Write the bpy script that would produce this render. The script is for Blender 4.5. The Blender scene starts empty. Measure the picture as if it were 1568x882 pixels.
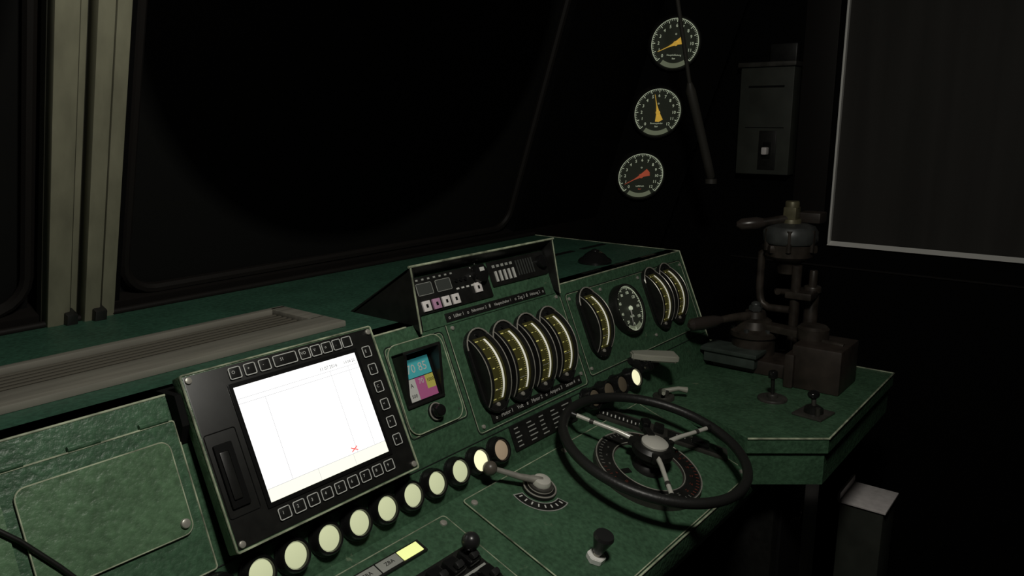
import bpy, bmesh, math, random
from math import sin, cos, pi, radians, atan2, asin, sqrt
from mathutils import Vector, Matrix
random.seed(4)
scn=bpy.context.scene
scn.view_settings.view_transform='Standard'
# ------------------------------------------------------------------ materials
MATS={}
def mat(name,col,rough=.5,metal=0.,emis=None,estr=0.,noise=0.,nscale=40.,bump=0.,spec=.5,stretch=(1,1,1),col2=None,chips=None):
    m=bpy.data.materials.new(name); m.use_nodes=True; nt=m.node_tree; b=nt.nodes["Principled BSDF"]
    b.inputs["Base Color"].default_value=(*col,1); b.inputs["Roughness"].default_value=rough
    b.inputs["Metallic"].default_value=metal; b.inputs["Specular IOR Level"].default_value=spec
    if emis: b.inputs["Emission Color"].default_value=(*emis,1); b.inputs["Emission Strength"].default_value=estr
    if noise or bump:
        tc=nt.nodes.new("ShaderNodeTexCoord"); mp=nt.nodes.new("ShaderNodeMapping"); mp.inputs["Scale"].default_value=stretch
        nt.links.new(tc.outputs["Object"],mp.inputs[0])
        n=nt.nodes.new("ShaderNodeTexNoise"); n.inputs["Scale"].default_value=nscale; n.inputs["Detail"].default_value=5
        nt.links.new(mp.outputs[0],n.inputs["Vector"])
    if noise:
        n2=nt.nodes.new("ShaderNodeTexNoise"); n2.inputs["Scale"].default_value=nscale*.12; n2.inputs["Detail"].default_value=6
        nt.links.new(mp.outputs[0],n2.inputs["Vector"])
        m1=nt.nodes.new("ShaderNodeMath"); m1.operation='MULTIPLY'; m1.inputs[1].default_value=.62
        m2=nt.nodes.new("ShaderNodeMath"); m2.operation='MULTIPLY'; m2.inputs[1].default_value=.38
        mx=nt.nodes.new("ShaderNodeMath"); mx.operation='ADD'
        nt.links.new(n.outputs["Fac"],m1.inputs[0]); nt.links.new(n2.outputs["Fac"],m2.inputs[0])
        nt.links.new(m1.outputs[0],mx.inputs[0]); nt.links.new(m2.outputs[0],mx.inputs[1])
        r=nt.nodes.new("ShaderNodeValToRGB"); r.color_ramp.elements[0].position=.35; r.color_ramp.elements[1].position=.65
        nt.links.new(mx.outputs[0],r.inputs[0])
        c2=col2 or tuple(min(1,c*(1+noise)) for c in col)
        r.color_ramp.elements[0].color=(*[c*(1-noise) for c in col],1); r.color_ramp.elements[1].color=(*c2,1)
        outc=r.outputs[0]
        if chips:
            n3=nt.nodes.new("ShaderNodeTexNoise"); n3.inputs["Scale"].default_value=chips[0]; n3.inputs["Detail"].default_value=10; n3.inputs["Roughness"].default_value=.66
            nt.links.new(mp.outputs[0],n3.inputs["Vector"])
            r3=nt.nodes.new("ShaderNodeValToRGB"); r3.color_ramp.elements[0].position=chips[1]; r3.color_ramp.elements[1].position=chips[1]+.04
            r3.color_ramp.elements[1].color=(.5,.5,.5,1)
            nt.links.new(n3.outputs["Fac"],r3.inputs[0])
            mc=nt.nodes.new("ShaderNodeMixRGB"); mc.inputs[2].default_value=(.26,.30,.20,1)
            nt.links.new(r3.outputs[0],mc.inputs[0]); nt.links.new(outc,mc.inputs[1]); outc=mc.outputs[0]
        nt.links.new(outc,b.inputs["Base Color"])
    if bump:
        bp=nt.nodes.new("ShaderNodeBump"); bp.inputs["Strength"].default_value=bump; bp.inputs["Distance"].default_value=.002
        nt.links.new(n.outputs["Fac"],bp.inputs["Height"]); nt.links.new(bp.outputs[0],b.inputs["Normal"])
    MATS[name]=m; return m
mat("green_paint",(.056,.122,.068),.38,noise=.32,nscale=130,bump=.8,chips=(24,.66))
mat("green_paint_shelf_dim",(.030,.088,.056),.5,noise=.3,nscale=130,bump=.4)  # darker copy of the desk green; the shelf's weaker light is in the colour
mat("green_hatch_lit",(.100,.185,.100),.36,noise=.28,nscale=110,bump=.85,chips=(24,.66))  # paler copy of the desk green; the stronger light is in the colour
mat("worn_lit_edge",(.36,.40,.28),.45,noise=.7,nscale=45)  # edge wear, also painted highlight on the hood and terminal edges
mat("seam",(.004,.008,.006),.8)
mat("black",(.012,.012,.011),.38,noise=.3,nscale=60)
mat("black_matte",(.005,.005,.005),.8,spec=.15)
mat("black_gloss",(.01,.01,.01),.15)
mat("rubber",(.016,.016,.015),.42,bump=.2,nscale=200)
mat("rod_grey",(.045,.042,.036),.5)
mat("dark_metal",(.06,.057,.05),.42,metal=.3,noise=.4,nscale=30)
mat("valve_iron",(.046,.037,.030),.40,metal=.2,noise=.5,nscale=35)
mat("valve_brown",(.034,.025,.020),.5,noise=.4,nscale=30)
mat("valve_grip",(.040,.032,.028),.28)
mat("valve_greygreen",(.05,.066,.056),.5,noise=.3,nscale=30)
mat("valve_steel",(.064,.068,.066),.38,metal=.2,noise=.3,nscale=30)
mat("brass",(.13,.118,.068),.45,metal=.3,noise=.3,nscale=50)
mat("chrome",(.80,.78,.70),.25,metal=.3)
mat("steel",(.45,.43,.38),.35,metal=.4,noise=.2,nscale=60)
mat("vent_metal",(.20,.19,.16),.5,noise=.2,nscale=40,stretch=(.2,3,1))
mat("vent_slat",(.12,.11,.088),.5)
mat("vent_dark",(.006,.006,.005),.9,spec=.1)
mat("post_paint",(.22,.215,.150),.45,noise=.2,nscale=12,stretch=(3,3,.6))
mat("post_dark",(.03,.03,.02),.6)
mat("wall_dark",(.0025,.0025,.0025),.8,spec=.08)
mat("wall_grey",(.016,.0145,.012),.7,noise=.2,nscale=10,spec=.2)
mat("wall_trim",(.010,.0085,.0075),.6,spec=.2)
mat("cabinet_paint",(.042,.046,.038),.55,noise=.25,nscale=14,spec=.3)
mat("ceiling_paint",(.02,.02,.018),.8); mat("floor_rubber",(.012,.012,.012),.8)
mat("cream_lens",(.62,.66,.42),.4,emis=(.86,.92,.56),estr=.38)
mat("cream_lens_bright",(.7,.7,.45),.4,emis=(1,.97,.62),estr=.80)
mat("pink_lens",(.45,.34,.24),.4,emis=(.6,.45,.3),estr=.2)
mat("dim_lens",(.16,.13,.09),.35)
mat("screen_white",(.9,.9,.9),.4,emis=(1,1,1),estr=1.0)
mat("screen_band",(.8,.8,.7),.4,emis=(.93,.93,.80),estr=.80)
mat("screen_line",(.3,.3,.3),.4,emis=(.7,.7,.73),estr=.68)
mat("screen_red",(.8,.1,.1),.4,emis=(.8,.12,.1),estr=.8)
mat("label_white",(.66,.66,.62),.5)
mat("label_grey",(.36,.37,.34),.5)
mat("key_line",(.66,.67,.64),.5)
mat("dial_face",(.018,.021,.018),.5,emis=(.35,.4,.26),estr=.02)
mat("dial_glow",(.12,.14,.10),.5,emis=(.5,.56,.36),estr=.15)
mat("dial_mark",(.6,.64,.5),.5,emis=(.75,.84,.6),estr=.36)
mat("drum_face",(.035,.033,.012),.35,emis=(.3,.27,.06),estr=.05)
mat("drum_strip",(.75,.74,.66),.4,emis=(.9,.88,.75),estr=.40)
mat("drum_tick",(.5,.47,.15),.4,emis=(.75,.68,.2),estr=.38)
mat("needle_orange",(.7,.42,.06),.4,emis=(.9,.55,.08),estr=.36)
mat("needle_red",(.5,.09,.05),.4,emis=(.8,.16,.08),estr=.22)
mat("faint_red",(.20,.045,.03),.5); mat("dial_print",(.20,.20,.18),.5)
mat("card_cyan",(.06,.34,.36),.5,emis=(.1,.7,.75),estr=.12); mat("card_pink",(.42,.12,.26),.5,emis=(.8,.15,.45),estr=.07)  # printed card inks, weak glow added though the card is no lamp
mat("card_yellow",(.52,.48,.12),.5,emis=(.8,.75,.1),estr=.07); mat("card_white",(.55,.55,.52),.5,emis=(.8,.8,.75),estr=.05)
mat("lit_label",(.7,.75,.3),.4,emis=(.85,.9,.35),estr=.75)
mat("lcd",(.06,.065,.06),.25); mat("key_white",(.85,.80,.78),.4); mat("key_pink",(.55,.30,.46),.4)
mat("white_paint",(.90,.89,.85),.4)
mat("grip_beige",(.36,.36,.30),.45)
mat("steel_bright",(.80,.75,.74),.35,noise=.12,nscale=60)
mat("lever_black",(.02,.02,.02),.3); mat("knob_brown",(.10,.085,.07),.35)
def glassmat(name,base,swept=False):
    m=bpy.data.materials.new(name); m.use_nodes=True; nt=m.node_tree; b=nt.nodes["Principled BSDF"]
    b.inputs["Roughness"].default_value=.5; b.inputs["Specular IOR Level"].default_value=.05
    tc=nt.nodes.new("ShaderNodeTexCoord")
    if swept:
        # film of dirt outside the area wiped clean; pane object space: x along pane, z height
        mp=nt.nodes.new("ShaderNodeMapping"); mp.inputs["Location"].default_value=swept[0]; mp.inputs["Scale"].default_value=swept[1]
        ln=nt.nodes.new("ShaderNodeVectorMath"); ln.operation='LENGTH'
        r=nt.nodes.new("ShaderNodeValToRGB"); r.color_ramp.elements[0].position=.93; r.color_ramp.elements[1].position=1.0
        r.color_ramp.elements[0].color=(0.0006,.0006,.0006,1); r.color_ramp.elements[1].color=(*base,1)
        sc=nt.nodes.new("ShaderNodeVectorMath"); sc.operation='MULTIPLY'; sc.inputs[1].default_value=(1,0,1)
        nt.links.new(tc.outputs["Object"],mp.inputs[0]); nt.links.new(mp.outputs[0],sc.inputs[0]); nt.links.new(sc.outputs[0],ln.inputs[0])
        nt.links.new(ln.outputs["Value"],r.inputs[0]); nt.links.new(r.outputs[0],b.inputs["Base Color"])
    else:
        mp=nt.nodes.new("ShaderNodeMapping"); mp.inputs["Scale"].default_value=(1,14,.7)
        n=nt.nodes.new("ShaderNodeTexNoise"); n.inputs["Scale"].default_value=1.3; n.inputs["Detail"].default_value=4
        r=nt.nodes.new("ShaderNodeValToRGB"); r.color_ramp.elements[0].position=.35; r.color_ramp.elements[1].position=.85
        r.color_ramp.elements[0].color=(*[c*.9 for c in base],1); r.color_ramp.elements[1].color=(*[c*1.25 for c in base],1)
        nt.links.new(tc.outputs["Object"],mp.inputs[0]); nt.links.new(mp.outputs[0],n.inputs[0]); nt.links.new(n.outputs[0],r.inputs[0]); nt.links.new(r.outputs[0],b.inputs["Base Color"])
    MATS[name]=m
glassmat("windscreen_glass",(.0095,.0095,.009),swept=((-.95,0,-1.10),(1/.56,0,1/.50)))
glassmat("side_glass",(.044,.042,.039))
# ------------------------------------------------------------------ builder
def frame(o,v):
    v=Vector(v).normalized(); x=Vector((1,0,0)); n=x.cross(v)
    return Matrix(((x.x,v.x,n.x,o[0]),(x.y,v.y,n.y,o[1]),(x.z,v.z,n.z,o[2]),(0,0,0,1)))
def axes(o,x,y,z):
    return Matrix(((x[0],y[0],z[0],o[0]),(x[1],y[1],z[1],o[1]),(x[2],y[2],z[2],o[2]),(0,0,0,1)))
I4=Matrix.Identity(4)
Q=Matrix(((0,0,1,0),(1,0,0,0),(0,1,0,0),(0,0,0,1)))   # (a,b,c)->(x=c,y=a,z=b)
def T(x,y,z): return Matrix.Translation((x,y,z))
def RZ(a): return Matrix.Rotation(a,4,'Z')
def RX(a): return Matrix.Rotation(a,4,'X')
def RY(a): return Matrix.Rotation(a,4,'Y')
class Ob:
    def __init__(s,name,M=I4): s.name=name; s.M=M; s.v=[]; s.f=[]; s.fm=[]; s.mats=[]
    def mi(s,m):
        if m not in s.mats: s.mats.append(m)
        return s.mats.index(m)
    def add(s,verts,faces,m,X=I4):
        k=len(s.v); W=s.M@X; s.v+= [W@Vector(p) for p in verts]; i=s.mi(m)
        for f in faces: s.f.append([a+k for a in f]); s.fm.append(i)
    def bm(s,b,m,X=I4):
        b.verts.index_update(); s.add([v.co.copy() for v in b.verts],[[v.index for v in f.verts] for f in b.faces],m,X); b.free()
    def box(s,x0,x1,y0,y1,z0,z1,m,bev=0,X=I4):
        b=bmesh.new(); bmesh.ops.create_cube(b,size=1)
        for v in b.verts: v.co=Vector(((x0+x1)/2+v.co.x*(x1-x0),(y0+y1)/2+v.co.y*(y1-y0),(z0+z1)/2+v.co.z*(z1-z0)))
        if bev: bmesh.ops.bevel(b,geom=b.edges[:],offset=bev,segments=2,affect='EDGES',profile=.6)
        s.bm(b,m,X)
    def poly(s,pts,z0,z1,m,X=I4,bev=0):
        b=bmesh.new(); vs=[b.verts.new((p[0],p[1],z0)) for p in pts]; f=b.faces.new(vs)
        r=bmesh.ops.extrude_face_region(b,geom=[f]); 
        for g in r['geom']:
            if isinstance(g,bmesh.types.BMVert): g.co.z=z1
        bmesh.ops.recalc_face_normals(b,faces=b.faces[:])
        if bev: bmesh.ops.bevel(b,geom=b.edges[:],offset=bev,segments=2,affect='EDGES')
        s.bm(b,m,X)
    def rev(s,prof,m,X=I4,seg=40):
        vs=[];fs=[];n=len(prof)
        for i in range(seg):
            a=2*pi*i/seg
            for r,z in prof: vs.append((r*cos(a),r*sin(a),z))
        for i in range(seg):
            j=(i+1)%seg
            for k in range(n-1): fs.append([i*n+k,j*n+k,j*n+k+1,i*n+k+1])
        b=bmesh.new(); bv=[b.verts.new(v) for v in vs]
        for f in fs:
            try: b.faces.new([bv[i] for i in f])
            except: pass
        bmesh.ops.remove_doubles(b,verts=b.verts[:],dist=1e-6); bmesh.ops.recalc_face_normals(b,faces=b.faces[:])
        s.bm(b,m,X)
    def cyl(s,x,y,z0,z1,r,m,r2=None,X=I4,seg=40,bev=0):
        r2=r if r2 is None else r2
        if bev: p=[(0,z0),(r,z0),(r2,z1-bev),(r2-bev*.35,z1-bev*.3),(r2-bev,z1),(0,z1)]
        else: p=[(0,z0),(r,z0),(r2,z1),(0,z1)]
        s.rev(p,m,X@T(x,y,0),seg)
    def sph(s,x,y,z,r,m,sc=(1,1,1),X=I4,seg=24):
        b=bmesh.new(); bmesh.ops.create_uvsphere(b,u_segments=seg,v_segments=seg//2+2,radius=r)
        s.bm(b,m,X@T(x,y,z)@Matrix.Diagonal((*sc,1)))
    def tube(s,pts,r,m,X=I4,seg=12,closed=False,cap=True):
        pts=[Vector(p) for p in pts]; n=len(pts); rs=r if isinstance(r,(list,tuple)) else [r]*n
        vs=[];fs=[];up=None
        for i,p in enumerate(pts):
            if closed: t=(pts[(i+1)%n]-pts[i-1]).normalized()
            else: t=(pts[min(i+1,n-1)]-pts[max(i-1,0)]).normalized()
            if up is None: up=t.orthogonal().normalized()
            up=(up-t*up.dot(t)).normalized(); w=t.cross(up)
            for k in range(seg):
                a=2*pi*k/seg; vs.append(p+(up*cos(a)+w*sin(a))*rs[i])
        for i in range(n if closed else n-1):
            j=(i+1)%n
            for k in range(seg): l=(k+1)%seg; fs.append([i*seg+k,i*seg+l,j*seg+l,j*seg+k])
        if cap and not closed: fs.append(list(range(seg))[::-1]); fs.append([(n-1)*seg+k for k in range(seg)])
        s.add(vs,fs,m,X)
    def ring(s,x,y,z,R,r,m,X=I4,seg=48,a0=0,a1=2*pi,rs=10):
        full=abs(a1-a0-2*pi)<1e-4; n=seg
        pts=[(x+R*cos(a0+(a1-a0)*i/(n if full else n-1)),y+R*sin(a0+(a1-a0)*i/(n if full else n-1)),z) for i in range(n)]
        s.tube(pts,r,m,X,rs,closed=full)
    def sector(s,x,y,z,r0,r1,a0,a1,m,X=I4,seg=32):
        vs=[];fs=[]
        for i in range(seg+1):
            a=a0+(a1-a0)*i/seg; vs+=[(x+r0*cos(a),y+r0*sin(a),z),(x+r1*cos(a),y+r1*sin(a),z)]
        for i in range(seg): fs.append([2*i,2*i+1,2*i+3,2*i+2])
        s.add(vs,fs,m,X)
    def quad(s,x0,x1,y0,y1,z,m,X=I4): s.add([(x0,y0,z),(x1,y0,z),(x1,y1,z),(x0,y1,z)],[[0,1,2,3]],m,X)
    def rrect(s,x0,x1,y0,y1,r,n=5):
        P=[]
        for cx,cy,a in ((x1-r,y0+r,-pi/2),(x1-r,y1-r,0),(x0+r,y1-r,pi/2),(x0+r,y0+r,pi)):
            for i in range(n+1): t=a+pi/2*i/n; P.append((cx+r*cos(t),cy+r*sin(t)))
        return P
    def outline(s,x0,x1,y0,y1,rad,z,t,m,X=I4): s.tube([(p[0],p[1],z) for p in s.rrect(x0,x1,y0,y1,rad)],t,m,X,6,closed=True)
    def text(s,t,x,y,z,size,m,X=I4,al='CENTER'):
        cu=bpy.data.curves.new("t","FONT"); cu.body=t; cu.size=size; cu.resolution_u=2; cu.align_x=al; cu.align_y='CENTER'
        o=bpy.data.objects.new("t",cu); scn.collection.objects.link(o); bpy.context.view_layer.update()
        me=bpy.data.meshes.new_from_object(o.evaluated_get(bpy.context.evaluated_depsgraph_get()))
        s.add([v.co.copy() for v in me.vertices],[list(p.vertices) for p in me.polygons],m,X@T(x,y,z))
        bpy.data.objects.remove(o); bpy.data.curves.remove(cu); bpy.data.meshes.remove(me)
    def done(s,origin=None,sharp=35):
        me=bpy.data.meshes.new(s.name); o=Vector(origin) if origin is not None else Vector(s.M.translation)
        me.from_pydata([p-o for p in s.v],[],s.f)
        for m in s.mats: me.materials.append(MATS[m])
        me.polygons.foreach_set("material_index",s.fm); me.polygons.foreach_set("use_smooth",[True]*len(s.f))
        me.update(); me.set_sharp_from_angle(angle=radians(sharp))
        ob=bpy.data.objects.new(s.name,me); ob.location=o; scn.collection.objects.link(ob); return ob
# ------------------------------------------------------------------ reference frames of the real surfaces
AF=frame((0,.515,.768),(0,.27,.092))      # sloping driver's worktop
BF=frame((0,.785,.86),(0,.111,.262))      # steep instrument fascia
SH=1.122                                   # rear shelf height
FF=frame((0,1.38,SH),(0,-.338,1))          # raked front wall
def fy(z): return 1.38-.338*(z-SH)
XL=-1.3; XR=2.5; ZC=2.3; YB=-1.3
# ------------------------------------------------------------------ room shell
def simple(name,fn): 
    o=Ob(name); fn(o); return o.done((0,0,0))
simple("floor",lambda o:o.box(XL-.1,XR+.1,YB-.1,1.75,-.05,0,"floor_rubber"))
simple("ceiling",lambda o:o.box(XL-.1,XR+.1,YB-.1,1.3,ZC,ZC+.05,"ceiling_paint"))
simple("wall_back",lambda o:o.box(XL-.1,XR+.1,YB-.1,YB,0,ZC,"wall_grey"))
simple("wall_left",lambda o:o.box(XL-.1,XL,YB,1.7,0,ZC,"wall_grey"))
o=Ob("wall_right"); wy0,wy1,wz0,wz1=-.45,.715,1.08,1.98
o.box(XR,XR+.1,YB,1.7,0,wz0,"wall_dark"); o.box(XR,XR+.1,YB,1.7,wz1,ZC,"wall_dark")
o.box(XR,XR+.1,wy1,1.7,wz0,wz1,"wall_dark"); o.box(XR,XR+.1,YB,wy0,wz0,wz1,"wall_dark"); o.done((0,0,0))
o=Ob("trim_1"); o.box(XR-.012,XR,.735,.835,wz0+.08,ZC,"wall_trim",.003)
o.box(XR-.006,XR,-.6,1.03,1.005,1.010,"wall_trim"); o.done((XR,.78,1.5))
o=Ob("window_1",T(XR,0,0)@Q)  # local (y,z,x)
w=.010
o.add([(wy0,wz0-.008,-.002),(wy1+.004,wz0-.008,-.002),(wy1+.004,wz0-.006,-.014),(wy0,wz0-.006,-.014),(wy0,wz0+.006,.004),(wy1+.004,wz0+.006,.004)],[[0,1,2,3],[3,2,5,4]],"white_paint")  # white sill lip sloped toward the lamp so it reads brighter
o.box(wy1-.002,wy1+.004,wz0,wz1,-.010,.02,"white_paint",.001)
o.box(wy0,wy1,wz1-w,wz1,-.008,.02,"label_grey",.001)
o.box(wy0,wy0+w,wz0,wz1,-.008,.02,"label_grey",.001)
o.box(wy0,wy1,wz0,wz1,.008,.012,"side_glass"); o.done((XR,.2,1.5))
def fv(z): return (z-SH)*sqrt(1+.338**2)
vt=fv(ZC)
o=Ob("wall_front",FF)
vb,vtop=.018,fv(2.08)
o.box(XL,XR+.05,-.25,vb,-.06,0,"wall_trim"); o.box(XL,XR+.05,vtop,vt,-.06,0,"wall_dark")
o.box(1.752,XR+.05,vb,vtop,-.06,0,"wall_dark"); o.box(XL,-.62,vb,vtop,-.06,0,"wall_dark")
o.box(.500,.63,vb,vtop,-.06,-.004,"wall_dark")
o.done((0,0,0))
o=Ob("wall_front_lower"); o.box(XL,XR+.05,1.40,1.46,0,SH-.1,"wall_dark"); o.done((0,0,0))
for nm,x0,x1 in (("window_2",.635,1.742),("window_3",-.61,.492)):
    o=Ob(nm,FF@T((x0),0,0)); W=x1-x0
    o.quad(0,W,vb,vtop,-.03,"windscreen_glass")
    P=o.rrect(.006,W-.006,vb+.006,vtop-.006,.06)
    o.tube([(p[0],p[1],-.018) for p in P],.010,"wall_trim",closed=True,seg=8)
    o.done()
GX=2.19
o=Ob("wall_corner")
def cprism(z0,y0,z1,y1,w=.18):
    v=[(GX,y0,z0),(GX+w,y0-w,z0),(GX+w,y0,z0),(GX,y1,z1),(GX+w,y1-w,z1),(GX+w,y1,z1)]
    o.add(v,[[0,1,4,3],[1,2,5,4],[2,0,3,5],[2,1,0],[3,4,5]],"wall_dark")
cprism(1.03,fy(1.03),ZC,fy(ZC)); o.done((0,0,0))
# ------------------------------------------------------------------ centre window post
o=Ob("window_pillar",FF@T(-.014,0,0)); t0,t1=-.003,fv(ZC)
o.box(.512,.624,t0,t1,-.01,.006,"post_dark")
o.box(.513,.548,t0+.01,t1,.004,.028,"post_paint",.004)
o.box(.553,.563,t0+.005,t1,.004,.016,"post_paint",.002)
o.box(.568,.594,t0,t1,.004,.034,"post_paint",.004)
o.box(.600,.623,t0,t1,.004,.024,"post_paint",.004)
o.box(.538,.556,-.008,.032,.0,.040,"black",.003); o.box(.580,.600,-.008,.034,.0,.046,"black",.003)
o.done()
o=Ob("windscreen_wiper",FF) 
o.tube([(1.66,.78,-.05),(1.62,.66,-.045),(1.735,.30,-.04)],.004,"black"); o.done((1.66,1.1,1.8))
# ------------------------------------------------------------------ control desk
o=Ob("control_desk")
x0,x1=-1.0,1.83
G="green_paint"
def wedge(pts,a,b,m,bev=0): o.poly(pts,a,b,m,Q,bev)
wedge([(.515,.768),(.785,.86),(.80,.70),(.53,.70),(.515,.73)],x0,1.50,G)
wedge([(.785,.86),(.896,SH),(.93,SH),(.93,.70),(.79,.70)],x0,1.835,G)
wedge([(.896,SH),(1.37,SH),(1.37,SH-.05),(.9,SH-.05)],x0,1.835,"green_paint_shelf_dim")
wedge([(.93,SH-.05),(1.37,SH-.05),(1.37,0),(.93,0)],x0,1.80,"black_matte")
wedge([(.62,.70),(.93,.70),(.93,0),(.62,0)],x0,1.38,"black_matte")
o.tube([(x0,.8965,SH),(.86,.8965,SH)],.0016,"worn_lit_edge"); o.tube([(1.28,.8965,SH),(1.835,.8965,SH)],.0016,"worn_lit_edge")
o.tube([(x0,.515,.768),(1.40,.515,.768)],.0018,"worn_lit_edge")
o.tube([(1.835,.785,.86),(1.835,.896,SH)],.0018,"worn_lit_edge"); o.tube([(1.835,.896,SH),(1.835,1.36,SH)],.0014,"worn_lit_edge")
tab=[(1.395,.52),(1.492,.396),(2.002,.396),(2.002,.93),(1.80,.93),(1.80,.80),(1.50,.80),(1.455,.62)]
o.poly(tab,.82,.85,G); 
ins=[(1.402,.522),(1.495,.403),(1.995,.403),(1.995,.92),(1.80,.92),(1.80,.79),(1.505,.79),(1.46,.62)]
o.poly(ins,.752,.82,G)
L=[(p[0],p[1],.85) for p in tab[:4]]
o.tube(L,.0022,"worn_lit_edge"); 
o.box(1.52,1.84,.50,.92,0,.755,"black",.006); o.box(1.55,1.70,.492,.50,.1,.70,"black_matte",.003)
o.sph(1.60,.482,.62,.014,"black_gloss")
o.M=AF
o.poly(o.rrect(.853,1.415,.004,.272,.006),0,.004,G); o.outline(.853,1.415,.004,.272,.006,.0036,.0011,"worn_lit_edge")
o.poly(o.rrect(.20,.803,.004,.266,.006),0,.004,G); o.outline(.20,.803,.004,.266,.006,.0036,.0011,"worn_lit_edge")
for u,v in ((.866,.258),(.866,.016),(1.40,.016),(.79,.254),(1.12,.260)): o.cyl(u,v,.003,.0065,.006,"steel",bev=.002,seg=20)
o.M=BF
o.poly(o.rrect(-.2,.452,.066,.252,.004),0,.003,G); o.outline(-.2,.452,.066,.252,.004,.003,.0012,"worn_lit_edge")
o.poly(o.rrect(.268,.437,.118,.231,.012),.003,.007,"green_hatch_lit"); o.outline(.268,.437,.118,.231,.012,.0065,.0010,"worn_lit_edge")
o.poly(o.rrect(.05,.255,.118,.231,.012),.003,.007,"green_hatch_lit")
for u in (.25,.33,.41): o.tube([(u,.2555,.003),(u+.035,.2555,.003)],.0035,"green_paint",seg=10)
o.cyl(.428,.131,.006,.011,.006,"steel",bev=.002,seg=20)
for a,b,c,d in ((.945,1.285,.074,.292),(1.300,1.82,.085,.262),(.800,.934,.112,.262)):
    o.outline(a,b,c,d,.008,.0004,.0009,"seam"); o.outline(a+.002,b-.002,c+.002,d-.002,.008,.0003,.0006,"worn_lit_edge")
o.poly(o.rrect(.802,.925,.116,.262,.02),0,.003,G); o.outline(.802,.925,.116,.262,.02,.003,.001,"worn_lit_edge")
o.tube([(-1,.066,.0005),(1.83,.066,.0005)],.0009,"seam")
for u,v in ((.96,.262),(1.27,.262),(.96,.085),(1.27,.10),(1.31,.25),(1.31,.10),(1.81,.25),(1.81,.10),(1.595,.25),(1.595,.11),(1.43,.25),(.81,.13),(.915,.13)):
    o.cyl(u,v,.0,.003,.0038,"steel",bev=.001,seg=16)
o.M=I4
for i in range(3): o.box(1.42+i*.13,1.49+i*.13,.915,.925,SH,SH+.0015,"black")
for i in range(2): o.box(1.55+i*.15,1.66+i*.15,1.10,1.115,SH,SH+.0015,"black")
o.tube([(x0,1.36,SH+.004),(1.83,1.36,SH+.004)],.006,"wall_trim")
desk=o.done((0,.9,0))
# thin black tube drawn in for a dark line across the left hatch
o=Ob("dark_line_tube",BF)
o.tube([(.10,.292,.008),(.17,.255,.010),(.225,.222,.010),(.262,.180,.010),(.290,.140,.010),(.315,.100,.009),(.33,.072,.007),(.335,.060,.006)],.0028,"black",seg=12)
o.cyl(.335,.057,0,.008,.006,"black",bev=.002,seg=20); o.done((.27,.86,.98))
# ------------------------------------------------------------------ vent grille on the shelf
o=Ob("air_vent_grille",T(0,0,SH)); VX0,VX1,VY0,VY1=-.6,.805,.978,1.150
o.box(VX0,VX1,VY0,1.036,0,.010,"vent_metal",.002); o.box(VX0,VX1,1.136,VY1,0,.010,"vent_metal",.002)
o.box(.775,VX1,1.030,1.145,0,.010,"vent_metal",.002); o.box(VX0,VX1,1.03,1.14,-.002,.0006,"vent_dark")
for i in range(7):
    y=1.0435+i*.0140
    o.box(VX0,.779,y-.0033,y+.0033,.0005,.0026,"vent_slat",.0005)
o.done()
# ------------------------------------------------------------------ instrument hood with radio
o=Ob("radio_hood")
ck=[(.880,1.112),(.902,1.217),(1.045,SH),(.90,SH)]
HR=1.276
o.poly(ck,.876,.884,"black",Q); o.poly(ck,HR-.008,HR,"black",Q)
o.poly([(.902,1.217),(.907,1.209),(1.050,1.116),(1.050,1.1235)],.876,HR,"black",Q)
o.tube([(.874,.901,1.2185),(HR+.002,.901,1.2185)],.0022,"worn_lit_edge"); o.tube([(.878,.901,1.2185),(.878,.879,1.110)],.0018,"worn_lit_edge"); o.tube([(HR-.002,.901,1.2185),(HR-.002,.879,1.110)],.0014,"worn_lit_edge")  # pale strips paint the lit edges of the hood
o.M=BF
o.box(.884,HR-.008,.27,.366,-.012,.002,"green_paint")
o.box(.890,1.084,.296,.360,.002,.006,"black",.002); o.box(1.092,1.264,.312,.360,.002,.006,"black",.002)
for u in (.902,.948): o.box(u,u+.036,.328,.348,.006,.0068,"lcd"); o.outline(u,u+.036,.328,.348,.002,.0066,.0006,"label_grey")
for i,u in enumerate((.902,.926,.950,.974,1.038)):
    dv=.010 if i==4 else 0
    o.box(u,u+.018,.300+dv,.318+dv,.006,.010,"key_pink" if i==1 else "key_white",.001); o.quad(u+.0065,u+.0115,.306+dv,.312+dv,.0103,"black")
for i in range(7): o.box(.905+i*.014,.910+i*.014,.353,.356,.006,.0066,"label_grey")
for i in range(3): o.cyl(.998+i*.012,.340,.006,.009,.0035,"black_gloss",seg=14)
for i in range(4): o.box(.994+i*.013,1.001+i*.013,.324,.327,.006,.0066,"label_white")
o.cyl(1.058,.342,.006,.020,.017,"black_gloss",bev=.003); o.box(1.052,1.064,.345,.352,.020,.0206,"label_white")
for i in range(8): a=i*pi/4; o.box(-.001,.001,.0195,.022,.006,.0067,"label_white",0,T(1.058,.342,0)@RZ(a))
for i in range(5): o.box(1.104+i*.013,1.108+i*.013,.320,.340,.006,.009,"label_white"); o.box(1.102+i*.013,1.109+i*.013,.347,.352,.006,.007,"label_grey")
for i in range(7): o.box(1.172+i*.008,1.175+i*.008,.322,.352,.006,.0068,"lcd")
o.cyl(1.246,.338,.006,.018,.013,"black_gloss",bev=.002)
o.done((1.08,.93,1.15))
def strip(o,u0,u1,v0,v1,n,txt):
    o.box(u0,u1,v0,v1,.0,n,"black",.0008); tot=sum(len(t)+1.5 for t in txt); u=u0+.004
    for t in txt:
        wd=(len(t)+1.5)/tot*(u1-u0-.006); o.text(t,u+wd/2,(v0+v1)/2,n+.0003,min((v1-v0)*.62,wd/len(t)*1.75),"label_white"); u+=wd
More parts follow.
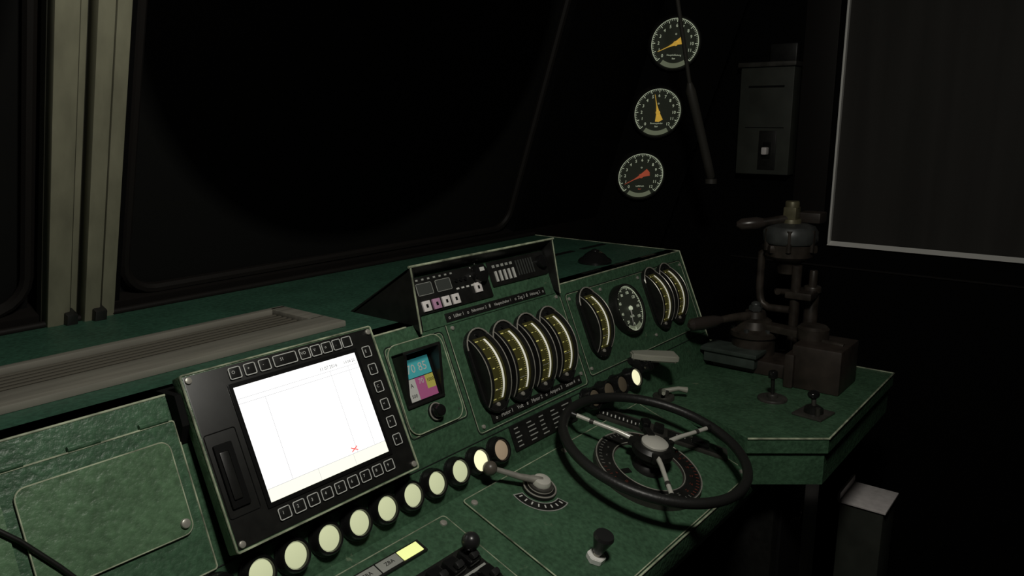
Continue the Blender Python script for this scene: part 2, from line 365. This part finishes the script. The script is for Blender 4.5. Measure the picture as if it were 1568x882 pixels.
o=Ob("label_plate",BF); strip(o,.950,1.238,.273,.289,.003,["o","Lüfter 1","o","Fahrmotor 2","8","Hauptschalter 1","o","Zug 3","8","Heizung 2","o"])
o.done((1.1,.89,1.12))
o=Ob("label_plate",BF); strip(o,.985,1.262,.083,.099,.003,["o","Motor 1","Volt","8","Motor 2","o","Ampere 3","Strom 4","o"])
o.done((1.1,.82,.94))
o=Ob("data_plate",BF); o.box(1.018,1.212,.020,.066,0,.003,"black",.001)
for c in range(5):
    for r in range(5): 
        u=1.028+c*.037; o.box(u,u+.010+.014*random.random(),.026+r*.008,.0280+r*.008,.003,.0035,"label_grey")
o.done((1.1,.80,.89))
# ------------------------------------------------------------------ edgewise (drum) gauges
def edge_gauge(u,v,val=.6):
    o=Ob("edgewise_gauge",BF@T(u,v,0))
    h=.060; sg=.026; R=(h*h+sg*sg)/(2*sg); cz=sg-R+.006; am=asin(h/R)
    def AP(a,r): return (r*sin(a),cz+r*cos(a))
    pl=[];rr=.0335
    for i in range(13): a=-0+pi*i/12; pl.append((rr*cos(a),.042+rr*sin(a)))
    for i in range(13): a=pi+pi*i/12; pl.append((rr*cos(a),-.042+rr*sin(a)))
    o.poly(pl,0,.008,"black")
    o.tube([(p[0],p[1],.009) for p in pl],.0022,"black_gloss",closed=True,seg=8)
    o.tube([(p[0]*.99,p[1],.0105) for p in pl[0:13]],.0016,"steel",seg=8)
    N=24
    def drum(u0,u1,r,m,e=0):
        p=[AP(-am-e+2*(am+e)*i/N,r) for i in range(N+1)]+[(h*1.0,0),(-h*1.0,0)]
        o.poly(p,u0,u1,m,Q)
    drum(-.020,.020,R,"drum_face"); drum(-.027,-.019,R+.004,"black",.03); drum(.019,.027,R+.004,"black",.03)
    for s_ in (-.0272,.0272): o.tube([(s_,)+AP(-am+2*am*i/N,R+.004) for i in range(N+1)],.0010,"steel",seg=6)
    def arc(u0,u1,a0,a1,r,m,k=1):
        vs=[];
        for i in range(k+1): a=a0+(a1-a0)*i/k; p=AP(a,r); vs+=[(u0,)+p,(u1,)+p]
        o.add(vs,[[2*i,2*i+1,2*i+3,2*i+2] for i in range(k)],m)
    arc(.0075,.0125,-am*.86,am*.86,R+.0007,"drum_strip",24)
    for i in range(31):
        a=-am*.84+2*am*.84*i/30; l=.008 if i%5==0 else .004
        arc(.0065-l,.0065,a-.0028,a+.0028,R+.0006,"drum_tick")
        if i%5==0: arc(-.0145,-.0065,a-.012,a+.012,R+.0006,"drum_tick") if i%10==0 else arc(-.012,-.007,a-.010,a+.010,R+.0006,"drum_tick")
    a=am*(2*val-1)*.8; arc(-.016,.006,a-.004,a+.004,R+.0025,"label_white")
    o.cyl(0,-.063,.008,.011,.004,"steel",bev=.001,seg=14); o.cyl(0,.064,.008,.011,.003,"black_gloss",seg=14)
    return o.done()
for i,u in enumerate((1.004,1.074,1.144,1.215)): edge_gauge(u,.174,val=.15+.05*i)
edge_gauge(1.362,.188,val=.2); edge_gauge(1.640,.190,val=.2); edge_gauge(1.714,.190,val=.25)
# ------------------------------------------------------------------ round dials
def dial(name,M,r,big,needle,nang,lab,num_max=12,a_s=225,a_e=-45,ticks=60):
    o=Ob(name,M)
    o.rev([(0,0),(r*1.06,0),(r*1.06,.016),(r*1.02,.021),(r*.96,.021),(r*.94,.015),(0,.015)],"black",seg=56)
    o.ring(0,0,.0195,r*1.0,.0014,"steel" if not big else "dial_glow",seg=60)
    o.cyl(0,0,.015,.0155,r*.94,"dial_face",seg=56)
    o.sector(0,0,.0157,r*.74,r*.92,radians(236),radians(304),"dial_glow",seg=24)
    o.sector(0,0,.0158,r*.915,r*.935,radians(a_e),radians(a_s),"dial_mark",seg=48)
    for i in range(ticks+1):
        a=radians(a_s+(a_e-a_s)*i/ticks); mj=i%5==0
        o.box(r*(.79 if mj else .85),r*.91,-r*(.012 if mj else .006),r*(.012 if mj else .006),.0158,.0162,"dial_mark",0,RZ(a))
    for k in range(num_max+1):
        a=radians(a_s+(a_e-a_s)*k/num_max); 
        o.text(str(lab[k]) if isinstance(lab,list) else str(k),r*.66*cos(a),r*.66*sin(a),.016,r*.17,"dial_mark")
    X=RZ(radians(nang))
    o.poly([(-r*.12,-r*.03),(r*.1,-r*.05),(r*.3,-r*.018),(r*.74,-r*.007),(r*.74,r*.007),(r*.3,r*.018),(r*.1,r*.05),(-r*.12,r*.03)],.018,.0188,needle,X)
    o.cyl(0,0,.016,.021,r*.085,needle if big else "dial_mark",seg=20)
    return o
n=Vector((-1,-1,-.338)).normalized(); dx=Vector((1,-1,0)).normalized(); vy=n.cross(dx)
def on_panel(x,z): return Vector((x,fy(z)-(x-GX),z))
for (x,z),nd,ang,t in (((2.2385,1.6805),"needle_orange",205,"Hauptluftleitung"),((2.2505,1.4793),"needle_orange",105,"Bremszylinder"),((2.2605,1.281),"needle_red",208,"Luftdruck")):
    c=on_panel(x,z); M=axes(c+n*.001,dx,vy,n); o=dial("pressure_gauge",M,.078,True,nd,ang,12)
    o.poly([(-.004,-.003),(.026,-.013),(.030,-.002),(.026,.012),(0,.005)],.0165,.0172,nd,RZ(radians(ang+180)))
    o.text(t,0,-.034,.0162,.007,"dial_mark"); o.text("bar",0,-.044,.0162,.008,"dial_mark" if nd!="needle_red" else nd)
    o.text("o",0,.028,.0162,.011,"dial_mark"); o.done()
o=dial("speedometer",BF@T(1.497,.190,0),.054,False,"label_white",255,[0,20,40,60,80,100,120,140,150],8,270,-40,48)
o.text("km/h",0,-.018,.0162,.008,"dial_mark"); o.sector(0,0,.0159,.0500,.0528,radians(-90),radians(270),"dial_mark",seg=60); o.done()
# ------------------------------------------------------------------ indicator lamps
def lamp(o,u,v,m,n0=0,L=.014):
    o.rev([(0,0),(.0245,0),(.0245,.004),(.0230,.006),(.0225,L),(.0205,L+.003),(.0180,L+.002),(.0175,L-.004),(0,L-.004)],"black_gloss",T(u,v,n0),36)
    o.rev([(.0174,L-.003),(.0160,L-.0005),(.010,L+.001),(0,L+.0015)],m,T(u,v,n0),36)
o=Ob("indicator_lamp_row",BF)
for i,u in enumerate((.391,.444,.497,.549,.603,.656,.708,.760,.812,.866,.917,.971)):
    lamp(o,u,.0385,"pink_lens" if i==11 else ("cream_lens_bright" if i==10 else "cream_lens"))
o.done((.7,.80,.9))
o=Ob("indicator_lamp_row",BF)
for i,u in enumerate((1.262,1.315,1.368,1.425)): lamp(o,u,.047,("dim_lens","dim_lens","dim_lens","cream_lens_bright")[i],0,.022)
o.done((1.35,.80,.9))
# ------------------------------------------------------------------ display terminal
SF=frame((0,.785,.86),(0,.438,.899))@T(0,0,.045)
o=Ob("display_terminal",SF)
U0,U1,V0,V1=.461,.766,.074,.299
o.box(U0,U1,V0,V1,-.022,-.001,"green_hatch_lit",.003)
o.box(U0+.003,U1-.003,V0+.003,V1-.003,-.004,0,"black",.002)
o.outline(U0+.001,U1-.001,V0+.001,V1-.001,.003,-.0008,.0014,"worn_lit_edge")  # pale outline paints the lit bevel of the case
o.box(.516,.726,.109,.272,-.001,.002,"black_gloss",.001)
o.box(.522,.7195,.115,.266,.0015,.0025,"screen_white")
o.box(.522,.7195,.115,.131,.0025,.0027,"screen_band")
for a,b,c,d in ((.522,.7195,.250,.2508),(.522,.7195,.2435,.2443),(.560,.5608,.131,.244),(.668,.6688,.131,.250),(.700,.7008,.131,.25),(.522,.7195,.131,.1318),(.60,.6006,.115,.131),(.66,.6606,.115,.131)):
    o.box(a,b,c,d,.0025,.0028,"screen_line")
o.text("11.07.2016",.668,.256,.0029,.007,"lcd"); o.text("10:04:22",.705,.256,.0029,.006,"lcd")
for s_ in (-1,1): o.box(-.006,.006,-.0007,.0007,.0028,.0031,"screen_red",0,T(.665,.137,0)@RZ(s_*.5))
def key(u,v,w=.0165,h=.0145,g="I"):
    o.box(u-w/2,u+w/2,v-h/2,v+h/2,-.0,.0022,"black",.0008); o.outline(u-w/2,u+w/2,v-h/2,v+h/2,.002,.0023,.0007,"key_line")
    o.text(g,u-w*.15,v+.001,.0028,.006,"key_line")
for i in range(9): key(.535+i*.0222,.0965,g=str((i+1)%10))
for i in range(6): key(.742,.262-i*.0272,.014,.0155,g="EIC<>+"[i])
for u,w_,g in ((.531,.016,"O"),(.553,.016,"+"),(.575,.016,"-"),(.607,.036,"S1"),(.639,.016,"VO"),(.658,.016,"V"),(.677,.016,"o"),(.695,.014,"."),(.713,.016," ")): key(u,.284,w_,.0145,g)
for u,v in ((.470,.083),(.757,.083),(.470,.290),(.757,.290)): o.cyl(u,v,0,.0025,.0045,"steel",bev=.001,seg=16)
o.box(.472,.497,.125,.205,0,.004,"black_matte",.002); o.box(.476,.488,.135,.195,.004,.006,"black",.002); o.outline(.466,.508,.115,.22,.003,.0005,.0006,"black_gloss")
o.M=I4
o.poly([(.805,.93),(.868,1.128),(.91,SH+.001),(.897,SH-.003),(.82,.945)],.466,.757,"black_matte",Q)
o.poly([(.86,1.09),(.873,1.126),(.918,SH+.0005),(.89,SH-.005),(.872,1.06)],.452,.765,"black_matte",Q)
o.done((.61,.84,1.03))
# ------------------------------------------------------------------ timetable / code card holder
o=Ob("code_card_holder",BF@T(-.006,-.005,0))
ck=[(.167,.0),(.252,.0),(.252,.030),(.247,.032),(.167,.006)]
for a in (.815,.892): o.poly(ck,a,a+.006,"black",Q)
o.box(.815,.898,.247,.252,.0,.032,"black",.001); o.box(.815,.898,.164,.169,0,.007,"black",.001); o.box(.818,.895,.168,.248,.002,.005,"black_matte")
o.box(.826,.886,.208,.238,.005,.006,"card_cyan"); o.box(.826,.845,.172,.208,.005,.006,"card_white"); o.box(.845,.867,.172,.208,.005,.006,"card_pink"); o.box(.867,.886,.185,.208,.005,.006,"card_yellow"); o.box(.867,.886,.172,.185,.005,.006,"card_pink")
o.text("70 85",.856,.222,.0063,.020,"card_white"); o.text("70",.857,.2,.0063,.012,"card_white"); o.text("1000",.877,.198,.0063,.008,"black"); o.text("500",.835,.180,.0063,.008,"black"); o.text("A",.835,.197,.0063,.010,"black")
o.box(.826,.886,.2075,.2085,.006,.0064,"black_matte")
o.done((.856,.88,1.06))
o=Ob("rotary_knob",BF@T(.862,.141,.003)); o.cyl(0,0,0,.004,.015,"black"); o.ring(0,0,.004,.0135,.0013,"steel",seg=30); o.cyl(0,0,.004,.018,.010,"black_gloss",bev=.003); o.done()
# ------------------------------------------------------------------ hand wheel
WU,WV=1.211,.131
o=Ob("hand_wheel",AF@T(WU,WV,.004))
o.rev([(0,0),(.103,0),(.103,.012),(.099,.016),(.070,.016),(.068,.012),(.0,.012)],"dark_metal",seg=64)
o.cyl(0,0,.012,.0125,.066,"green_paint",seg=48)
o.sector(0,0,.0163,.071,.098,0,2*pi,"black",seg=60); o.ring(0,0,.016,.101,.0012,"steel",seg=60); o.ring(0,0,.016,.069,.001,"steel",seg=60)
for i in range(60):
    a=2*pi*i/60; rd=(i<9 or i>44 or 24<i<31); o.box(.090,.096,-.0006,.0006,.0163,.0168,"faint_red" if rd else "dial_print",0,RZ(a))
    if i%3==0: o.text(str(i//3),.081,0,.0168,.008,"faint_red" if rd else "dial_print",RZ(a))
o.box(.045,.064,-.006,.006,.0125,.014,"black",0,RZ(radians(160)))
o.rev([(0,.012),(.032,.012),(.030,.02),(.022,.028),(.022,.036),(0,.036)],"black",seg=40)
WT=RX(radians(-5))
o.rev([(.018,.028),(.030,.036),(.038,.044),(.039,.056),(.032,.062),(0,.063)],"black",seg=40,X=WT)
WA=(106,-13,220)
for i in range(3): a=radians(WA[i]); o.box(.02,.047,-.011,.011,.046,.062,"black",.004,WT@RZ(a))
o.rev([(.025,.061),(.025,.066),(.021,.069),(.0,.0705)],"chrome",seg=36,X=WT)
Rw=.1700; zr=.060
o.ring(0,0,zr,Rw,.0092,"rubber",seg=96,rs=18,X=WT)
for a in WA:
    a=radians(a); c,s_=cos(a),sin(a)
    o.tube([(c*.03,s_*.03,.056),(c*.07,s_*.07,.060),(c*.12,s_*.12,.060),(c*.163,s_*.163,zr+.001)],[.0052,.0044,.0040,.0044],"chrome",seg=14,X=WT)
    o.tube([(c*.118,s_*.118,.060),(c*.126,s_*.126,.060)],.0050,"dark_metal",seg=14,X=WT)
    o.tube([(c*.152,s_*.152,.060),(c*.168,s_*.168,.060)],[.005,.0075],"black",seg=14,X=WT)
o.box(-.007,.007,.016,.050,.062,.072,"black",.002,WT@RZ(radians(-35))); o.box(-.008,.008,.040,.056,.062,.084,"black_gloss",.003,WT@RZ(radians(-35)))
o.done()
o=Ob("selector_strip",AF@T(1.362,.170,.004)@RZ(radians(-62)))
o.box(-.155,.125,-.020,.020,0,.006,"dark_metal",.001); o.box(-.15,-.04,-.013,.013,.006,.0068,"black"); o.box(.0,.115,-.013,.013,.006,.0068,"black")
for i in range(12): o.box(-.145+i*.0085,-.1425+i*.0085,-.009,.002-.003*(i%2),.0068,.0072,"label_white")
for i in range(6): o.text(str(i),.02+i*.016,.003,.0072,.010,"label_white",RZ(0))
o.box(.05,.085,-.010,.010,.0068,.016,"black_gloss",.003); o.box(-.03,-.01,-.012,.012,.004,.018,"black",.003)
o.done()
# ------------------------------------------------------------------ direction lever
o=Ob("direction_lever",AF@T(.988,.218,.004))
o.cyl(0,0,0,.006,.030,"black",seg=40); o.ring(0,0,.006,.028,.0016,"steel"); o.cyl(0,0,.006,.014,.022,"dark_metal",bev=.003); o.ring(0,0,.009,.0215,.0013,"steel")
o.cyl(0,0,.014,.024,.0165,"chrome",bev=.006); 
o.tube([(0,0,.018),(-.03,.026,.022),(-.066,.057,.032)],[.0070,.0055,.0045],"steel",seg=12); o.sph(-.072,.061,.033,.0122,"knob_brown")
o.sector(0,0,.0012,.036,.052,radians(165),radians(285),"black"); o.sector(0,0,.0008,.034,.054,radians(162),radians(288),"label_grey")
for i in range(8): a=radians(172+i*15); o.box(.040,.047,-.0012,.0012,.0013,.0018,"label_white",0,RZ(a))
o.done()
o=Ob("push_pull_knob",AF@T(.934,.063,.004))
hx=[(.0155*cos(pi/3*i),.0155*sin(pi/3*i)) for i in range(6)]
o.poly(hx,0,.010,"white_paint",bev=.001); o.cyl(0,0,.010,.018,.006,"steel")
o.rev([(0,.016),(.008,.016),(.010,.024),(.0150,.040),(.0165,.045),(.0145,.050),(0,.051)],"lever_black",seg=32); o.done()
o=Ob("lit_legend_strip",AF@T(.700,.238,.004))
o.box(-.15,.028,-.012,.012,0,.005,"black",.001)
for i,m in enumerate(("lit_label","label_grey","label_grey","label_grey")):
    o.box(-.016-i*.040,.022-i*.040,-.009,.009,.005,.0065,m,.001)
    if i: o.text("ZBA",.003-i*.040,0,.0068,.009,"black")
o.done()
o=Ob("lever_switch_block",AF@T(.722,.134,.004))
o.box(-.085,.056,-.12,.064,0,.010,"black",.002); 
for r in range(4):
    for c in range(4):
        X=T(-.062+c*.032,.040-r*.040,0)
        o.box(-.012,.012,-.014,.014,.008,.022,"black_gloss",.003,X); o.box(-.007,.007,-.004,.006,.022,.032,"lever_black",.003,X@RX(.3))
    o.box(-.08,.050,.020-r*.04-.002,.0225-r*.04,.010,.011,"label_grey")
o.tube([(.034,.044,.008),(.036,.046,.034)],.004,"lever_black"); o.sph(.036,.046,.040,.0135,"lever_black")
o.done()
# ------------------------------------------------------------------ small levers at the right of the fascia
o=Ob("flap_handle")
o.M=BF
o.box(1.455,1.535,.048,.085,0,.022,"black",.004); o.cyl(1.470,.060,0,.040,.012,"black_gloss",bev=.003)
o.M=T(1.492,.782,.944)@RZ(radians(-47))@RY(radians(4))
o.poly([(-.048,-.013),(-.01,-.023),(.048,-.025),(.056,-.020),(.056,.020),(.048,.025),(-.01,.023),(-.048,.013)],-.008,.007,"grip_beige",bev=.003)
o.poly([(-.066,-.010),(.0,-.013),(.0,.013),(-.066,.010)],-.022,-.006,"black",bev=.003)
o.done((1.50,.80,.93))
o=Ob("catch_lever",T(1.495,.752,.85))
o.cyl(0,0,0,.010,.024,"dark_metal",bev=.003); o.cyl(0,0,.010,.022,.012,"dark_metal",bev=.003)
o.tube([(0,0,.018),(.020,-.025,.024),(.032,-.040,.020)],[.006,.005,.007],"grip_beige"); o.tube([(0,0,.018),(-.030,-.015,.024)],[.006,.004],"grip_beige"); o.done()
o=Ob("toggle_lever",T(1.640,.562,.85)); o.cyl(0,0,0,.006,.032,"dark_metal",bev=.003); o.cyl(0,0,.006,.014,.012,"dark_metal",bev=.003)
o.tube([(0,0,.01),(0,.002,.05)],[.004,.0045],"black"); o.cyl(0,0,.05,.066,.010,"black_gloss",bev=.004,X=T(0,.002,0)); o.done()
o=Ob("joystick",T(1.605,.462,.85)@RZ(radians(-8)))
o.box(-.034,.034,-.032,.032,0,.005,"dark_metal",.002); o.rev([(0,.005),(.020,.005),(.019,.014),(.010,.020),(0,.020)],"black",seg=30)
o.tube([(0,0,.015),(.004,.004,.036)],.005,"dark_metal"); o.sph(.005,.005,.041,.012,"black_gloss",(1.2,1,.8)); o.cyl(-.016,-.016,.005,.022,.005,"dark_metal"); o.done()
o=Ob("warning_buzzer",T(1.555,.975,SH)); o.rev([(0,0),(.040,0),(.040,.005),(.036,.010),(.030,.013),(.024,.020),(.014,.027),(0,.028)],"black_gloss",seg=40)
o.sph(0,0,.028,.010,"black_gloss",(1,1,.5)); o.done()
# ------------------------------------------------------------------ driver's brake valve
o=Ob("driver_brake_valve")
o.box(1.745,1.882,.452,.562,.85,.952,"valve_brown",.006)
o.box(1.735,1.89,.552,.574,.85,.93,"valve_brown",.005)
o.box(1.79,1.89,.57,.77,.85,.885,"valve_brown",.006)
o.box(1.768,1.835,.655,.785,.866,.900,"valve_greygreen",.004); o.box(1.761,1.84,.649,.791,.894,.904,"valve_greygreen",.002)
o.rev([(0,.88),(.052,.88),(.052,.925),(.058,.93),(.058,.942),(.046,.950),(.040,.968),(.028,.975),(.024,.99),(0,.99)],"valve_iron",T(1.855,.693,0),44)
for i in range(6): a=i*pi/3; o.cyl(1.855+.05*cos(a),.693+.05*sin(a),.942,.952,.006,"valve_steel",seg=6)
hx=[(.017*cos(pi/3*i),.017*sin(pi/3*i)) for i in range(6)]
o.poly(hx,.99,1.004,"valve_steel",T(1.855,.693,0),.002); o.sph(1.855,.693,1.006,.012,"valve_steel",(1,1,.7))
o.tube([(1.855,.693,.975),(1.80,.722,.980),(1.765,.742,.977)],[.015,.010,.009],"valve_iron",seg=14)
o.tube([(1.765,.742,.977),(1.745,.753,.976),(1.715,.770,.974),(1.690,.784,.973),(1.682,.788,.973)],[.009,.0145,.0165,.015,.006],"valve_grip",seg=16)
a0=atan2(.543-.693,1.83-1.855)
o.box(0,.155,-.018,.018,.948,.966,"valve_iron",.004,T(1.855,.693,0)@RZ(a0)); o.rev([(0,.948),(.034,.948),(.036,.954),(.036,.976),(.030,.982),(0,.982)],"valve_iron",T(1.83,.543,0),36)
o.tube([(1.815,.52,.95),(1.80,.485,.954),(1.80,.465,.952)],.006,"valve_iron")
o.done((1.84,.6,.85))
# ------------------------------------------------------------------ auxiliary brake valve on its pipe column
o=Ob("auxiliary_brake_valve",T(1.955,.655,0))
o.cyl(0,0,.85,.862,.045,"valve_iron",bev=.003)
o.cyl(-.02,-.03,.86,1.10,.012,"valve_iron"); 
o.cyl(.022,-.058,.86,1.03,.017,"valve_iron",bev=.003); o.cyl(.022,-.058,1.03,1.045,.021,"valve_iron",bev=.003); o.cyl(.022,-.058,1.045,1.085,.010,"valve_iron",bev=.003)
o.box(-.04,.04,-.075,-.01,1.018,1.036,"valve_iron",.004); o.tube([(-.02,-.01,1.03),(-.055,.005,1.036),(-.06,-.0,1.036)],.008,"valve_iron")
o.tube([(-.02,-.02,.985),(-.015,.035,.982),(-.012,.055,.99),(-.01,.062,1.005),(-.01,.065,1.03),(-.01,.065,1.12),(0,.04,1.14)],.010,"valve_iron")
o.rev([(0,1.075),(.024,1.075),(.028,1.095),(.034,1.105),(.050,1.112),(.058,1.120),(.060,1.148),(.054,1.154),(0,1.154)],"valve_iron",seg=36)
o.box(-.060,.060,-.035,.035,1.128,1.150,"valve_iron",.008,RZ(radians(-52)))
o.rev([(0,1.152),(.062,1.152),(.066,1.158),(.066,1.182),(.058,1.194),(.040,1.201),(0,1.203)],"valve_steel",seg=40)
for i in range(6): a=i*pi/3+.3; o.cyl(.060*cos(a),.060*sin(a),1.135,1.188,.007,"valve_iron",seg=8)
o.cyl(0,0,1.19,1.212,.024,"brass",bev=.003); o.box(-.018,.018,-.016,.016,1.204,1.242,"brass",.004); o.cyl(0,0,1.240,1.256,.017,"brass",bev=.003)
o.tube([(-.005,.005,1.212),(-.05,.055,1.203)],[.012,.010],"valve_iron"); o.tube([(-.045,.05,1.203),(-.055,.066,1.201),(-.075,.098,1.197),(-.082,.108,1.197)],[.010,.016,.015,.006],"valve_grip",seg=16)
o.box(.0,.055,-.05,.005,1.202,1.228,"valve_brown",.004,T(.015,-.015,0))
o.done((1.955,.655,.85))
# ------------------------------------------------------------------ switch cabinet on the right wall
o=Ob("switch_cabinet",T(2.5,0,0)@Q)   # (y,z,x)
o.box(.840,1.008,1.285,1.622,-.06,-.0,"cabinet_paint",.004); o.box(.834,1.014,1.612,1.626,-.072,0,"dark_metal",.002)
o.box(.843,.925,1.626,1.68,-.045,-.0,"black",.004)
o.box(.868,.98,1.550,1.556,-.0615,-.06,"black_matte"); o.box(.862,.984,1.428,1.430,-.0615,-.06,"black_matte")
o.box(.882,.937,1.30,1.42,-.063,-.058,"black",.002); o.box(.897,.922,1.335,1.385,-.066,-.062,"black_gloss",.002)
o.box(.901,.918,1.347,1.370,-.088,-.064,"steel_bright",.004); o.done((2.5,.92,1.45))
# ------------------------------------------------------------------ hanging pull handle
o=Ob("pull_rod")
o.tube([(1.70,1.0,2.30),(1.929,.978,1.753),(2.013,.970,1.527)],.0055,"rod_grey",seg=12)
o.tube([(2.005,.971,1.55),(2.012,.970,1.53),(2.04,.964,1.47),(2.10,.949,1.33),(2.115,.946,1.295),(2.118,.945,1.287)],[.007,.013,.0125,.012,.0125,.007],"rod_grey",seg=18)
o.cyl(0,0,1.275,1.288,.016,"rod_grey",X=T(2.118,.945,0)); o.done((1.7,1.0,2.3))
o=Ob("heater_box"); o.box(1.975,2.10,.38,.485,0,.495,"cabinet_paint",.004); o.box(1.968,2.105,.374,.488,.495,.502,"steel_bright",.002)
o.box(1.968,2.105,.483,.49,.50,.522,"steel_bright",.002); o.done((2.04,.43,0))
# ------------------------------------------------------------------ lights
def area(name,loc,tgt,size,power,col=(1,1,1)):
    l=bpy.data.lights.new(name,'AREA'); l.shape='DISK'; l.size=size; l.energy=power; l.color=col
    ob=bpy.data.objects.new(name,l); ob.location=loc; ob.rotation_euler=(Vector(tgt)-Vector(loc)).to_track_quat('-Z','Y').to_euler(); scn.collection.objects.link(ob)
area("cab_lamp",(.45,.10,2.05),(.9,.8,.9),.20,8.4,(1,.97,.88))
w=bpy.data.worlds.new("night"); scn.world=w; w.use_nodes=True; w.node_tree.nodes["Background"].inputs[0].default_value=(.5,.55,.6,1); w.node_tree.nodes["Background"].inputs[1].default_value=.002
# ------------------------------------------------------------------ camera
cam=bpy.data.cameras.new("camera"); cam.sensor_width=36; cam.lens=36*1200/1568; cam.clip_start=.02
co=bpy.data.objects.new("camera",cam); scn.collection.objects.link(co)
R=Vector((.6186,-.7857,0)).normalized();F=Vector((.7684,.605,-.2087)).normalized();U=R.cross(F)
co.matrix_world=axes((0,0,1.45),R,U,-F); scn.camera=co
